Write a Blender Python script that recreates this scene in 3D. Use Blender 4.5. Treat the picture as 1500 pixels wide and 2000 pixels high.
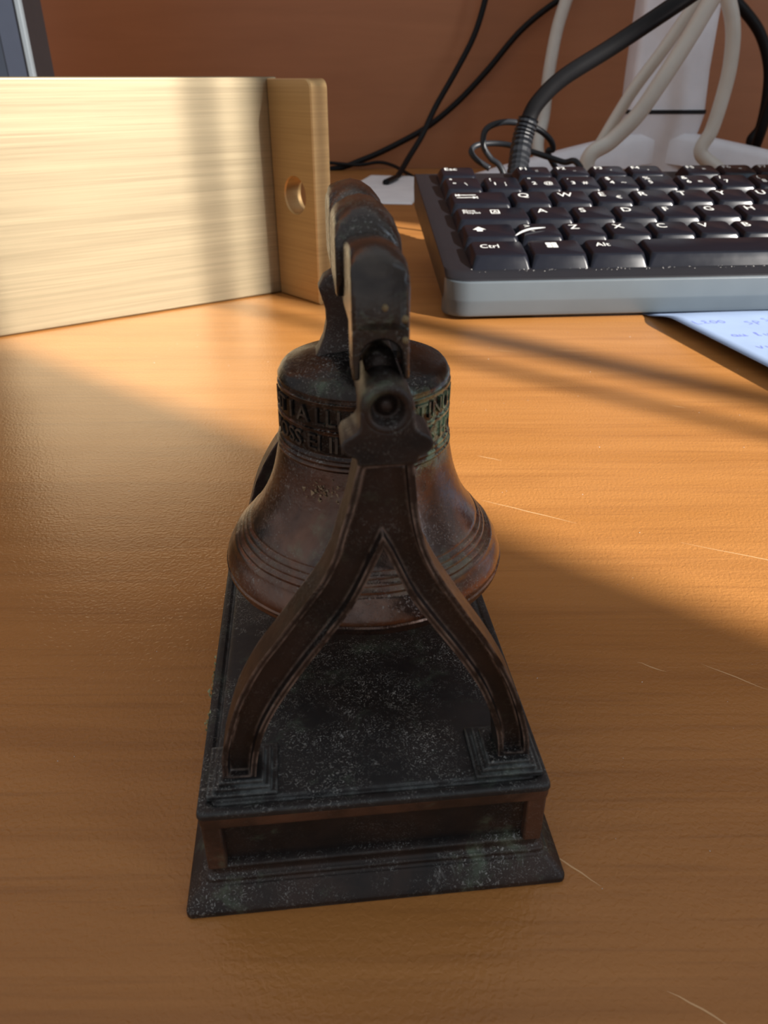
import bpy, bmesh, math, random
from mathutils import Vector, Matrix, noise as mnoise

for o in list(bpy.data.objects):
    bpy.data.objects.remove(o, do_unlink=True)
C = bpy.context.scene.collection
S = bpy.context.scene
MM = 0.001
R = math.radians
rng = random.Random(7)

# ------------------------------------------------------------------ camera
cam_d = bpy.data.cameras.new('camera')
cam = bpy.data.objects.new('camera', cam_d)
C.objects.link(cam)
cam.matrix_world = (Matrix.Translation((0, 0, 0.08405)) @ Matrix.Rotation(R(90 - 29.912), 4, 'X')
                    @ Matrix.Rotation(R(-0.134), 4, 'Z'))
cam_d.sensor_fit = 'HORIZONTAL'
cam_d.sensor_width = 36.0
cam_d.lens = 36.0 * 1470.83 / 1500.0
cam_d.clip_start = 0.005
cam_d.clip_end = 30
cam_d.dof.use_dof = True
cam_d.dof.focus_distance = 0.125
cam_d.dof.aperture_fstop = 74
S.camera = cam

# ------------------------------------------------------------------ light
SUN_AZ, SUN_EL = -38.9, 26.4
world = bpy.data.worlds.new('world')
S.world = world
world.use_nodes = True
bg = world.node_tree.nodes['Background']
bg.inputs[0].default_value = (0.96, 0.95, 0.97, 1)
bg.inputs[1].default_value = 0.48
sun_d = bpy.data.lights.new('sun', 'SUN')
sun_d.energy = 11.0
sun_d.angle = R(0.53)
sun_d.color = (1.0, 0.94, 0.87)
sun = bpy.data.objects.new('sun', sun_d)
C.objects.link(sun)
sd = Vector((math.cos(R(SUN_AZ)) * math.cos(R(SUN_EL)), math.sin(R(SUN_AZ)) * math.cos(R(SUN_EL)), math.sin(R(SUN_EL))))
sun.rotation_euler = sd.to_track_quat('Z', 'Y').to_euler()
sun.location = sd * 3
# daylight that comes in through the window (sky seen through window_1)
WD = 1.45                                    # distance of the window wall from the desk's origin
az = R(SUN_AZ)
A_DIR = Vector((math.cos(az), math.sin(az), 0))
Q_DIR = Vector((-math.sin(az), math.cos(az), 0))
sky_d = bpy.data.lights.new('window_sky', 'AREA')
sky_d.shape = 'RECTANGLE'
sky_d.size = 0.42
sky_d.size_y = 1.35
sky_d.energy = 6.0
sky_d.color = (0.58, 0.79, 1.0)
sky = bpy.data.objects.new('window_sky', sky_d)
C.objects.link(sky)
sky.location = A_DIR * (WD + 0.10) + Q_DIR * 0.285 + Vector((0, 0, 0.80))
sky.rotation_euler = (A_DIR * 1.0 + Vector((0, 0, 0.25))).to_track_quat('Z', 'Y').to_euler()

S.view_settings.view_transform = 'Standard'
S.view_settings.look = 'None'
S.view_settings.exposure = 0.0
S.view_settings.gamma = 1.0
S.view_settings.use_curve_mapping = False


# ------------------------------------------------------------------ node helpers
class NT:
    def __init__(self, name):
        self.m = bpy.data.materials.new(name)
        self.m.use_nodes = True
        self.t = self.m.node_tree
        self.b = self.t.nodes['Principled BSDF']

    def n(self, typ, **kw):
        nd = self.t.nodes.new(typ)
        for k, v in kw.items():
            if hasattr(nd, k):
                setattr(nd, k, v)
            else:
                nd.inputs[k].default_value = v
        return nd

    def l(self, a, b):
        self.t.links.new(a, b)

    def set(self, **kw):
        for k, v in kw.items():
            s = self.b.inputs[k.replace('_', ' ')]
            if isinstance(v, bpy.types.NodeSocket):
                self.l(v, s)
            else:
                s.default_value = v
        return self

    def coord(self, scale=(1, 1, 1), rot=(0, 0, 0), kind='Object'):
        tc = self.n('ShaderNodeTexCoord')
        mp = self.n('ShaderNodeMapping')
        mp.inputs['Scale'].default_value = scale
        mp.inputs['Rotation'].default_value = rot
        self.l(tc.outputs[kind], mp.inputs['Vector'])
        return mp.outputs[0]

    def noise(self, vec, scale, detail=3, rough=0.55, dist=0.0):
        nd = self.n('ShaderNodeTexNoise')
        nd.inputs['Scale'].default_value = scale
        nd.inputs['Detail'].default_value = detail
        nd.inputs['Roughness'].default_value = rough
        nd.inputs['Distortion'].default_value = dist
        self.l(vec, nd.inputs['Vector'])
        return nd.outputs['Fac']

    def ramp(self, fac, a, b, lo=(0, 0, 0, 1), hi=(1, 1, 1, 1)):
        r = self.n('ShaderNodeValToRGB')
        r.color_ramp.elements[0].position = a
        r.color_ramp.elements[1].position = b
        r.color_ramp.elements[0].color = lo
        r.color_ramp.elements[1].color = hi
        self.l(fac, r.inputs[0])
        return r.outputs[0]

    def math(self, op, a, b=None, clamp=False):
        m = self.n('ShaderNodeMath', operation=op)
        m.use_clamp = clamp
        for i, v in enumerate((a, b)):
            if v is None:
                continue
            if isinstance(v, (int, float)):
                m.inputs[i].default_value = v
            else:
                self.l(v, m.inputs[i])
        return m.outputs[0]

    def mix(self, fac, a, b):
        m = self.n('ShaderNodeMix', data_type='RGBA')
        for s, v in ((m.inputs[0], fac), (m.inputs[6], a), (m.inputs[7], b)):
            if isinstance(v, bpy.types.NodeSocket):
                self.l(v, s)
            elif isinstance(v, (int, float)):
                s.default_value = v
            else:
                s.default_value = (*v, 1) if len(v) == 3 else v
        return m.outputs[2]

    def bump(self, h, strength, dist=0.0002):
        b = self.n('ShaderNodeBump')
        b.inputs['Strength'].default_value = strength
        b.inputs['Distance'].default_value = dist
        self.l(h, b.inputs['Height'])
        self.l(b.outputs[0], self.b.inputs['Normal'])
        return b


def plain(name, col, rough=0.5, metal=0.0, spec=0.5, bump=None):
    t = NT(name)
    v = t.coord()
    f = t.noise(v, 60, 4)
    d = tuple(c * 0.86 for c in col)
    t.set(Base_Color=t.mix(f, d, tuple(min(1, c * 1.1) for c in col)), Roughness=rough, Metallic=metal)
    t.b.inputs['Specular IOR Level'].default_value = spec
    if bump:
        t.bump(t.noise(v, bump[0], 2), bump[1], 0.0002)
    return t.m


def wood_mat():
    t = NT('desk_wood_laminate')
    v1 = t.coord((1.6, 26, 1), (0, 0, R(2.5)))
    v2 = t.coord((4.5, 120, 1), (0, 0, R(2.5)))
    v3 = t.coord((28, 900, 1), (0, 0, R(2.5)))
    v0 = t.coord()
    g1 = t.noise(v1, 2.2, 4, 0.6, 0.8)
    g2 = t.noise(v2, 1.4, 4, 0.65, 0.5)
    g3 = t.noise(v3, 1.0, 2, 0.6)
    c = t.mix(t.ramp(g1, 0.32, 0.68), (0.395, 0.166, 0.042), (0.470, 0.208, 0.060))
    c = t.mix(t.ramp(g2, 0.50, 0.74, (0, 0, 0, 1), (0.42, 0.42, 0.42, 1)), c, (0.255, 0.098, 0.027))
    c = t.mix(t.ramp(g3, 0.52, 0.72, (0, 0, 0, 1), (0.26, 0.26, 0.26, 1)), c, (0.20, 0.075, 0.022))
    t.set(Base_Color=c, Roughness=t.mix(t.noise(v0, 40, 3), (0.27,) * 3, (0.36,) * 3))
    t.b.inputs['Specular IOR Level'].default_value = 0.42
    h1 = t.noise(v0, 1500, 1.0, 0.5, 0.5)
    t.bump(h1, 0.70, 0.00013)
    return t.m


def panel_mat():
    t = NT('back_panel_wood')
    v1 = t.coord((2.0, 1, 22))
    g1 = t.noise(v1, 2.5, 4, 0.6, 0.6)
    g2 = t.noise(t.coord(), 9, 3)
    c = t.mix(t.ramp(g1, 0.3, 0.7), (0.37, 0.142, 0.055), (0.43, 0.170, 0.068))
    c = t.mix(t.ramp(g2, 0.35, 0.75, (0, 0, 0, 1), (0.35, 0.35, 0.35, 1)), c, (0.31, 0.115, 0.045))
    t.set(Base_Color=c, Roughness=0.42)
    t.bump(t.noise(t.coord(), 800, 1), 0.15, 0.0002)
    return t.m


def bronze_mat(name, body=((0.020, 0.018, 0.018), (0.050, 0.034, 0.028)), edge=(0.30, 0.17, 0.11), edge_amt=0.55,
               dust=0.55, green=0.25, metal=0.55, rough=0.46, copper=0.0, green_x=False, radius=0.00035):
    """aged cast bronze: dark patina, copper worn through, verdigris, lint and dust"""
    t = NT(name)
    v = t.coord()
    n1 = t.noise(v, 95, 5, 0.62, 0.4)
    n2 = t.noise(v, 420, 4, 0.65)
    c = t.mix(t.ramp(n1, 0.36, 0.66), body[0], body[1])
    zone = 1.0
    if green_x:                               # waist and lip rubbed to copper, shoulder and cap left black
        zs = t.n('ShaderNodeSeparateXYZ')
        t.l(v, zs.inputs[0])
        zz = t.math('ADD', zs.outputs['Z'], t.math('MULTIPLY', t.math('SUBTRACT', t.noise(v, 160, 3), 0.5), 0.004))
        zone = t.ramp(zz, 0.0440, 0.0460, (1, 1, 1, 1), (0, 0, 0, 1))
        c = t.mix(zone, t.mix(t.ramp(n1, 0.36, 0.66), (0.022, 0.021, 0.022), (0.055, 0.047, 0.040)), c)
    if copper:
        cm = t.math('MULTIPLY', t.ramp(t.noise(v, 62, 5, 0.6, 0.8), 0.42, 0.66), copper)
        if green_x:
            cm = t.math('MULTIPLY', cm, zone)
        c = t.mix(cm, c, (0.36, 0.175, 0.105))
    # edges pale from wear and dust, plus highlights painted along slab and leg rims
    bv = t.n('ShaderNodeBevel', samples=6)
    bv.inputs['Radius'].default_value = radius
    ge = t.n('ShaderNodeNewGeometry')
    dp = t.n('ShaderNodeVectorMath', operation='DOT_PRODUCT')
    t.l(bv.outputs[0], dp.inputs[0])
    t.l(ge.outputs['Normal'], dp.inputs[1])
    em = t.math('MULTIPLY', t.ramp(t.math('SUBTRACT', 1.0, dp.outputs['Value']), 0.004, 0.09), t.ramp(n2, 0.38, 0.62))
    em = t.math('MULTIPLY', em, edge_amt)
    c = t.mix(em, c, edge)
    # verdigris
    gm = t.math('MULTIPLY', t.ramp(t.noise(v, 150, 5, 0.7, 0.3), 0.55, 0.68), t.ramp(n2, 0.40, 0.62))
    gm = t.math('MULTIPLY', gm, green, True)
    if green_x:
        sx = t.n('ShaderNodeSeparateXYZ')
        t.l(v, sx.inputs[0])
        band = t.math('MULTIPLY', t.ramp(sx.outputs['Z'], 0.0448, 0.0462), t.ramp(t.math('SUBTRACT', 0.0547, sx.outputs['Z']), 0.0, 0.0012))
        rm = t.math('MULTIPLY', band, t.ramp(sx.outputs['X'], 0.0040, 0.0070))
        rm = t.math('MULTIPLY', rm, t.ramp(t.noise(v, 520, 4, 0.65, 0.6), 0.42, 0.56))
        low = t.math('MULTIPLY', t.ramp(sx.outputs['Z'], 0.0313, 0.0325), t.ramp(t.math('SUBTRACT', 0.0354, sx.outputs['Z']), 0.0, 0.001))
        low = t.math('MULTIPLY', low, t.ramp(t.noise(v, 380, 4, 0.7), 0.46, 0.60))
        low = t.math('MULTIPLY', low, t.ramp(sx.outputs['X'], -0.004, 0.014, (0.25,) * 3 + (1,), (1, 1, 1, 1)))
        rm = t.math('MAXIMUM', rm, t.math('MULTIPLY', low, 0.75))
        gm = t.math('MAXIMUM', gm, rm, True)
    c = t.mix(gm, c, (0.235, 0.345, 0.225))
    # dust and lint: short fibres, mostly on faces that look up
    fz = t.n('ShaderNodeSeparateXYZ')
    t.l(ge.outputs['Normal'], fz.inputs[0])
    up = t.ramp(fz.outputs['Z'], 0.0, 0.9, (0.34, 0.34, 0.34, 1), (1, 1, 1, 1))
    d1 = t.math('MULTIPLY', t.ramp(t.noise(v, 1900, 2, 0.5, 2.4), 0.57, 0.67), t.ramp(t.noise(v, 120, 4, 0.6), 0.40, 0.66))
    d2 = t.ramp(t.noise(v, 260, 5, 0.7, 0.5), 0.66, 0.78)
    dm = t.math('MULTIPLY', t.math('MAXIMUM', d1, t.math('MULTIPLY', d2, 0.8)), t.math('MULTIPLY', up, dust), True)
    c = t.mix(dm, c, (0.40, 0.41, 0.39))
    matte = t.math('MAXIMUM', t.math('MAXIMUM', dm, gm), 0.0)
    t.set(Base_Color=c, Metallic=t.math('MULTIPLY', t.math('SUBTRACT', 1.0, matte), metal),
          Roughness=t.math('ADD', t.math('MULTIPLY', n2, 0.34), rough - 0.17, True))
    h = t.math('ADD', t.math('MULTIPLY', n1, 0.7), t.math('MULTIPLY', n2, 0.5))
    h = t.math('ADD', h, t.math('MULTIPLY', matte, 0.5))
    t.bump(h, 0.62, 0.00024)
    return t.m


def brushed_gold(name='brushed_gold_metal', lo=(0.190, 0.148, 0.085), hi=(0.285, 0.232, 0.140)):
    t = NT(name)
    v = t.coord((14, 14, 1500))
    n1 = t.noise(v, 1.0, 3, 0.6)
    n2 = t.noise(t.coord((5, 5, 320)), 1.0, 3, 0.6)
    f = t.math('ADD', t.math('MULTIPLY', n1, 0.5), t.math('MULTIPLY', n2, 0.5))
    c = t.mix(t.ramp(f, 0.36, 0.64), lo, hi)
    t.set(Base_Color=c, Metallic=0.75, Roughness=t.math('ADD', t.math('MULTIPLY', f, 0.16), 0.40))
    t.b.inputs['Coat Weight'].default_value = 0.5
    t.b.inputs['Coat Roughness'].default_value = 0.5
    t.bump(f, 0.20, 0.00015)
    return t.m


def plastic(name, col, rough=0.35, spec=0.5, fine=2200, amt=0.12):
    t = NT(name)
    v = t.coord()
    f = t.noise(v, 45, 4)
    t.set(Base_Color=t.mix(f, tuple(c * 0.85 for c in col), tuple(c * 1.12 for c in col)),
          Roughness=t.math('ADD', t.math('MULTIPLY', t.noise(v, 150, 3), 0.12), rough - 0.06))
    t.b.inputs['Specular IOR Level'].default_value = spec
    t.bump(t.noise(v, fine, 1), amt, 0.00006)
    return t.m


M = dict(
    wood=wood_mat(), panel=panel_mat(),
    bronze=bronze_mat('aged_bronze_dark', edge=(0.27, 0.28, 0.27), edge_amt=0.6, dust=0.75),
    bronze_yoke=bronze_mat('aged_bronze_yoke', body=((0.036, 0.035, 0.038), (0.105, 0.092, 0.078)), metal=0.82, rough=0.24, dust=0.8, green=0.4, edge_amt=0.3),
    bronze_top=bronze_mat('aged_bronze_dusty', body=((0.014, 0.014, 0.015), (0.030, 0.026, 0.025)), edge=(0.27, 0.31, 0.31), dust=1.0, edge_amt=0.7, green=0.2, metal=0.3, rough=0.5, radius=0.0005),
    bronze_rail=bronze_mat('aged_bronze_copper_rail', body=((0.040, 0.026, 0.020), (0.10, 0.052, 0.034)), copper=0.35, dust=0.35, metal=0.5),
    bronze_leg=bronze_mat('aged_bronze_leg', body=((0.017, 0.015, 0.015), (0.040, 0.029, 0.026)), copper=0.06, dust=0.6, metal=0.5, green=0.12, edge=(0.33, 0.26, 0.22), edge_amt=0.95, radius=0.0005, rough=0.40),
    bell=bronze_mat('aged_bronze_bell', body=((0.050, 0.042, 0.041), (0.145, 0.106, 0.093)), copper=0.42, edge_amt=0.5,
                    dust=0.7, green=0.22, metal=0.88, rough=0.25, green_x=True),
    letters=bronze_mat('aged_bronze_letters', body=((0.055, 0.048, 0.044), (0.11, 0.085, 0.068)), edge=(0.30, 0.25, 0.19), dust=0.3, metal=0.6, green=0.5, green_x=True),
    gold=brushed_gold(), gold_bounce_lit=brushed_gold('brushed_gold_metal_bounce_lit', (0.46, 0.29, 0.115), (0.58, 0.38, 0.165)),  # flange is the plate's gold with orange bounce light put into its colour
    key=plastic('black_key_plastic', (0.006, 0.007, 0.012), 0.24, 0.28, 2200, 0.02),
    case=plastic('black_case_plastic', (0.010, 0.010, 0.013), 0.42, 0.40),
    grey=plastic('grey_front_plastic', (0.085, 0.105, 0.120), 0.38, 0.5),
    legend=plain('white_legend_print', (0.78, 0.78, 0.74), 0.6),
    cable_black=plastic('black_cable_rubber', (0.006, 0.006, 0.007), 0.45, 0.22),
    relief=plastic('grey_black_rubber', (0.014, 0.016, 0.020), 0.40, 0.35),
    cable_white=plastic('white_cable_plastic', (0.60, 0.585, 0.53), 0.45, 0.5),
    white=plastic('white_stand_plastic', (0.76, 0.76, 0.80), 0.42, 0.5),
    seam=plastic('black_seam_rubber', (0.010, 0.010, 0.012), 0.6, 0.3),
    paper=plain('white_paper', (0.88, 0.90, 0.94), 0.85, bump=(900, 0.05)),
    note=plain('pale_blue_paper', (0.29, 0.39, 0.585), 0.85, bump=(900, 0.05)),
    ink=plain('blue_ink', (0.16, 0.20, 0.62), 0.7),
    slate=plastic('slate_blue_plastic', (0.020, 0.027, 0.040), 0.38, 0.5),
    pale=plastic('pale_trim_plastic', (0.14, 0.165, 0.185), 0.3, 0.5),
    dark=plastic('black_box_plastic', (0.012, 0.010, 0.011), 0.55, 0.3),
    teal=plastic('teal_ring_plastic', (0.12, 0.32, 0.38), 0.35, 0.5),
    speck=plain('pale_dust', (0.72, 0.70, 0.66), 0.9),
    scratch=plain('pale_scratch', (0.70, 0.44, 0.22), 0.7),
    wall=plain('painted_wall', (0.70, 0.68, 0.64), 0.9),
    frame=plain('white_window_frame', (0.75, 0.75, 0.74), 0.5),
    floor=plain('floor_grey', (0.22, 0.20, 0.18), 0.6),
)


# ------------------------------------------------------------------ mesh helpers (all in millimetres)
class MB:
    def __init__(self):
        self.v, self.f, self.sm = [], [], []

    def add(self, vs, fs, smooth=False):
        o = len(self.v)
        self.v += [tuple(p) for p in vs]
        self.f += [tuple(i + o for i in f) for f in fs]
        self.sm += [smooth] * len(fs)
        return self

    def box(self, x0, x1, y0, y1, z0, z1):
        return self.add([(x0, y0, z0), (x1, y0, z0), (x1, y1, z0), (x0, y1, z0), (x0, y0, z1), (x1, y0, z1), (x1, y1, z1), (x0, y1, z1)],
                        [(0, 3, 2, 1), (4, 5, 6, 7), (0, 1, 5, 4), (1, 2, 6, 5), (2, 3, 7, 6), (3, 0, 4, 7)])

    def loft(self, rings, cap=True, smooth=True, closed=True):
        n = len(rings[0])
        vs = [p for r in rings for p in r]
        fs = []
        for i in range(len(rings) - 1):
            for j in range(n if closed else n - 1):
                k = (j + 1) % n
                fs.append((i * n + j, i * n + k, (i + 1) * n + k, (i + 1) * n + j))
        self.add(vs, fs, smooth)
        if cap:
            o = len(self.v) - len(vs)
            self.f += [tuple(o + j for j in reversed(range(n))), tuple(o + (len(rings) - 1) * n + j for j in range(n))]
            self.sm += [False, False]
        return self

    def lathe(self, prof, cx=0, cy=0, n=64, axis='Z', smooth=True, c3=0.0):
        rings = []
        for r, z in prof:
            ring = []
            for i in range(n):
                a = 2 * math.pi * i / n
                if axis == 'Z':
                    ring.append((cx + r * math.cos(a), cy + r * math.sin(a), z))
                else:                        # axis Y: cx = x, cy = z of the axis, z = y position
                    ring.append((cx + r * math.cos(a), z, cy - r * math.sin(a)))
            rings.append(ring)
        return self.loft(rings, cap=True, smooth=smooth)

    def tube(self, pts, rad, n=10, sub=8, smooth=True):
        P = spline(pts, sub)
        rings = []
        up = Vector((0, 0, 1))
        prev = None
        for i, p in enumerate(P):
            tng = (P[min(i + 1, len(P) - 1)] - P[max(i - 1, 0)]).normalized()
            if prev is None:
                side = tng.cross(up)
                if side.length < 1e-3:
                    side = tng.cross(Vector((1, 0, 0)))
            else:
                side = prev - tng * prev.dot(tng)
            side.normalize()
            prev = side
            b = tng.cross(side)
            r = rad(i / (len(P) - 1)) if callable(rad) else rad
            rings.append([p + side * (r * math.cos(2 * math.pi * k / n)) + b * (r * math.sin(2 * math.pi * k / n)) for k in range(n)])
        return self.loft(rings, cap=True, smooth=smooth)

    def build(self, name, mat, parent=None, bevel=None, seg=2, recalc=True):
        me = bpy.data.meshes.new(name)
        me.from_pydata([(x * MM, y * MM, z * MM) for x, y, z in self.v], [], self.f)
        for p, s in zip(me.polygons, self.sm):
            p.use_smooth = s
        if recalc:
            bm = bmesh.new()
            bm.from_mesh(me)
            bmesh.ops.recalc_face_normals(bm, faces=bm.faces)
            bm.to_mesh(me)
            bm.free()
        me.materials.append(mat)
        return link(name, me, parent, bevel, seg)


def link(name, me, parent=None, bevel=None, seg=2):
    o = bpy.data.objects.new(name, me)
    C.objects.link(o)
    if parent:
        o.parent = parent
    if bevel:
        md = o.modifiers.new('bevel', 'BEVEL')
        md.width = bevel * MM
        md.segments = seg
        md.limit_method = 'ANGLE'
        md.angle_limit = R(28)
        md.harden_normals = False
        for p in me.polygons:
            p.use_smooth = True
        me.set_sharp_from_angle(angle=R(34))
    return o


def spline(pts, sub=8):
    P = [Vector(p) for p in pts]
    if len(P) < 3:
        return P
    out = []
    for i in range(len(P) - 1):
        p0 = P[i - 1] if i else P[0] * 2 - P[1]
        p1, p2 = P[i], P[i + 1]
        p3 = P[i + 2] if i + 2 < len(P) else P[-1] * 2 - P[-2]
        for k in range(sub):
            t = k / sub
            out.append(0.5 * ((2 * p1) + (p2 - p0) * t + (2 * p0 - 5 * p1 + 4 * p2 - p3) * t * t + (3 * p1 - p0 - 3 * p2 + p3) * t ** 3))
    out.append(P[-1])
    return out


def rrect(x0, x1, y0, y1, z, r, n=4):
    out = []
    for cx, cy, a0 in ((x1 - r, y1 - r, 0), (x0 + r, y1 - r, 90), (x0 + r, y0 + r, 180), (x1 - r, y0 + r, 270)):
        for k in range(n + 1):
            a = R(a0 + 90 * k / n)
            out.append((cx + r * math.cos(a), cy + r * math.sin(a), z))
    return out


def empty(name, label, cat, loc=(0, 0, 0), rz=0.0, group=None):
    o = bpy.data.objects.new(name, None)
    o.empty_display_size = 0.01
    C.objects.link(o)
    o.location = loc
    o.rotation_euler = (0, 0, rz)
    return tag(o, label, cat, group)


def tag(o, label=None, cat=None, group=None, kind=None):
    if label:
        o['label'] = label
    if cat:
        o['category'] = cat
    if group:
        o['group'] = group
    if kind:
        o['kind'] = kind
    return o


def text_mesh(body, size, extrude=0.0, align='LEFT', spacing=1.0):
    """flat or raised lettering as a mesh, in millimetres"""
    cu = bpy.data.curves.new('lettering', 'FONT')
    cu.body = body
    cu.size = size
    cu.extrude = extrude
    cu.align_x = align
    cu.space_character = spacing
    cu.space_line = 0.82
    cu.resolution_u = 3
    ob = bpy.data.objects.new('lettering', cu)
    me = bpy.data.meshes.new_from_object(ob)
    vs = [tuple(v.co) for v in me.vertices]
    fs = [tuple(p.vertices) for p in me.polygons]
    bpy.data.objects.remove(ob)
    bpy.data.curves.remove(cu)
    bpy.data.meshes.remove(me)
    return vs, fs


# ------------------------------------------------------------------ the setting
def struct(o):
    o['kind'] = 'structure'
    return o


struct(MB().box(-1200, 1700, -1900, 1100, -765, -745).build('floor', M['floor']))
wb = struct(MB().box(-1200, 1700, 890, 930, -745, 900).build('wall_back', M['panel']))
wb['label'] = 'plain reddish brown wooden panel standing behind the desk'


def window_wall():
    """the wall with the window the sun comes through; off to the right behind the camera"""
    def slab(q0, q1, z0, z1, d0, d1):
        vs = []
        for z in (z0, z1):
            for d, q in ((d0, q0), (d0, q1), (d1, q1), (d1, q0)):
                p = A_DIR * d + Q_DIR * q
                vs.append((p.x * 1000, p.y * 1000, z * 1000))
        return vs, [(0, 3, 2, 1), (4, 5, 6, 7), (0, 1, 5, 4), (1, 2, 6, 5), (2, 3, 7, 6), (3, 0, 4, 7)]
    QE = 0.1243
    w = MB()
    for a in ((-0.80, QE, -0.745, 1.9, WD, WD + 0.08), (0.44, 1.60, -0.745, 1.9, WD, WD + 0.08),
              (QE, 0.44, -0.745, 0.12, WD, WD + 0.08), (QE, 0.44, 1.50, 1.9, WD, WD + 0.08)):
        w.add(*slab(*a))
    struct(w.build('wall_right', M['wall']))
    f = MB()
    for q0, q1 in ((0.2300, 0.2480), (0.2085, 0.2165), (0.425, 0.44)):
        f.add(*slab(q0, q1, 0.12, 1.50, WD + 0.02, WD + 0.05))
    struct(f.build('window_1', M['frame']))


window_wall()

# ------------------------------------------------------------------ desk
desk = empty('desk', 'orange brown wood grain laminate desk under everything', 'desk')
MB().box(-1000, 1100, -480, 886, -28, 0).build('desktop', M['wood'], desk)
for x0 in (-980, 1050):
    MB().box(x0, x0 + 28, -440, 870, -745, -28).build('side_panel', M['wood'], desk, 1)
sc = MB()
for (xa, ya), (xb, yb) in (((22.5, 151.5), (42, 141)), ((62, 133), (97, 118)), ((52.5, 95.5), (61, 89)), ((42, 96), (46, 93.5)),
                           ((20, 61), (26, 56)), ((38, 262), (48, 259.5)), ((60, 262.5), (72, 259.5)), ((85, 209), (89, 207)),
                           ((-32, 214), (6, 201)), ((24, 175), (30, 172)), ((30, 44), (36, 40))):
    d = Vector((xb - xa, yb - ya, 0))
    s = Vector((-d.y, d.x, 0)).normalized() * 0.11
    n = 6
    L, Rr = [], []
    for i in range(n + 1):
        t = i / n
        p = Vector((xa, ya, 0.012)) + d * t + s * rng.uniform(-1.2, 1.2)
        w = s * math.sin(math.pi * (0.06 + 0.88 * t))
        L.append(p + w)
        Rr.append(p - w)
    sc.add(L + Rr, [(i, i + 1, n + 2 + i, n + 1 + i) for i in range(n)])
o = sc.build('scratch', M['scratch'], desk)
o['label'] = 'fine pale scratches in the laminate'
o['kind'] = 'stuff'

# ------------------------------------------------------------------ bell figurine (local mm, front edge of the base at y = 0)
fig = empty('bell_figurine', 'dark bronze miniature bell hung in a yoke between two curved brackets on a plinth', 'figurine',
            (-0.00054, 0.05414, 0), R(5.889))
LB = 66.0
base = None


def inset_rect(d, z, r=0.8):
    return rrect(-22.5 + d, 22.5 - d, d, LB - d, z, max(0.3, r), 3)


base = MB().loft([inset_rect(3.9, 1.0), inset_rect(3.9, 13.0)], smooth=False).build('base', M['bronze'], fig)
prof = [(0.0, 0.0), (0.0, 0.7), (0.35, 1.25), (1.0, 1.9), (1.55, 2.5), (1.75, 2.75), (2.15, 2.85), (2.3, 3.1), (2.3, 3.5), (2.75, 3.7), (2.9, 4.0), (2.9, 4.9), (3.3, 5.1), (3.95, 5.15)]
MB().loft([inset_rect(d, z) for d, z in prof], smooth=False).build('base_moulding', M['bronze'], base, 0.18, 2)
for sx in (-1, 1):
    for sy in (0, 1):
        x0, x1 = (-19.7, -17.5) if sx < 0 else (17.5, 19.7)
        y0, y1 = (2.8, 5.0) if sy == 0 else (LB - 5.0, LB - 2.8)
        MB().box(x0, x1, y0, y1, 4.6, 12.6).build('corner_post', M['bronze_rail'], base, 0.25, 2)
rail = [(3.95, 11.55), (2.95, 11.6), (2.62, 11.9), (2.55, 12.6), (2.52, 13.6)]
MB().loft([inset_rect(d, z) for d, z in rail], smooth=False).build('top_rail', M['bronze_rail'], base, 0.15, 2)
slab = [(2.6, 13.2), (2.45, 13.7), (2.55, 14.25), (2.8, 14.42), (3.5, 14.40), (3.85, 14.10), (4.05, 14.12), (4.25, 14.62), (4.6, 14.72)]
MB().loft([inset_rect(d, z) for d, z in slab], smooth=False).build('top_slab', M['bronze_top'], base, 0.12, 2)

fl_ = MB()
for i in range(60):
    y = rng.uniform(14, 29)
    p = Vector((-20.0 + rng.gauss(0, 0.14), y, 14.1 + rng.uniform(-0.5, 0.3)))
    q = rng.uniform(0.15, 0.42)
    fl_.add([p + Vector((rng.uniform(-.12, .12), rng.uniform(-q, q), rng.uniform(-q, q))) for _ in range(4)] + [p + Vector((-0.16, 0, 0.12))], [(0, 1, 4), (1, 2, 4), (2, 3, 4), (3, 0, 4)])
fl_ = fl_.build('corrosion_crust', plain('yellow_green_corrosion', (0.36, 0.36, 0.19), 0.85), base)
fl_['kind'] = 'stuff'

# A-shaped brackets ---------------------------------------------------------
LO = [(-1.06, 54.75), (-1.58, 52.85), (-2.1, 50.47), (-2.98, 47.53), (-3.74, 44.86), (-5.02, 42.13), (-6.56, 39.88), (-8.37, 37.33), (-9.98, 35.01), (-11.45, 33.0), (-12.95, 30.5), (-14.45, 27.43), (-15.75, 23.49), (-16.75, 19.7), (-17.02, 15.94)]
LI = [(1.06, 45.63), (0.37, 44.05), (-0.9, 41.1), (-2.47, 38.18), (-4.61, 35.0), (-6.75, 31.97), (-8.55, 29.25), (-10.36, 26.2), (-11.90, 22.9), (-12.9, 19.28), (-13.4, 15.84)]
RO = [(3.77, 54.95), (4.0, 52.64), (4.34, 49.43), (5.11, 45.75), (6.34, 42.73), (7.97, 39.86), (9.95, 36.63), (12.63, 32.3), (14.94, 27.77), (16.61, 23.09), (17.65, 19.02), (17.94, 16.0)]
RI = [(1.16, 45.61), (2.09, 43.34), (3.63, 39.9), (5.77, 36.4), (8.01, 33.0), (10.07, 29.6), (11.72, 26.42), (13.17, 22.48), (13.99, 19.32), (14.3, 16.25)]


def sp2(l, n=3):
    return [(p.x, p.z) for p in spline([(x, 0, z) for x, z in l], n)]


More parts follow.
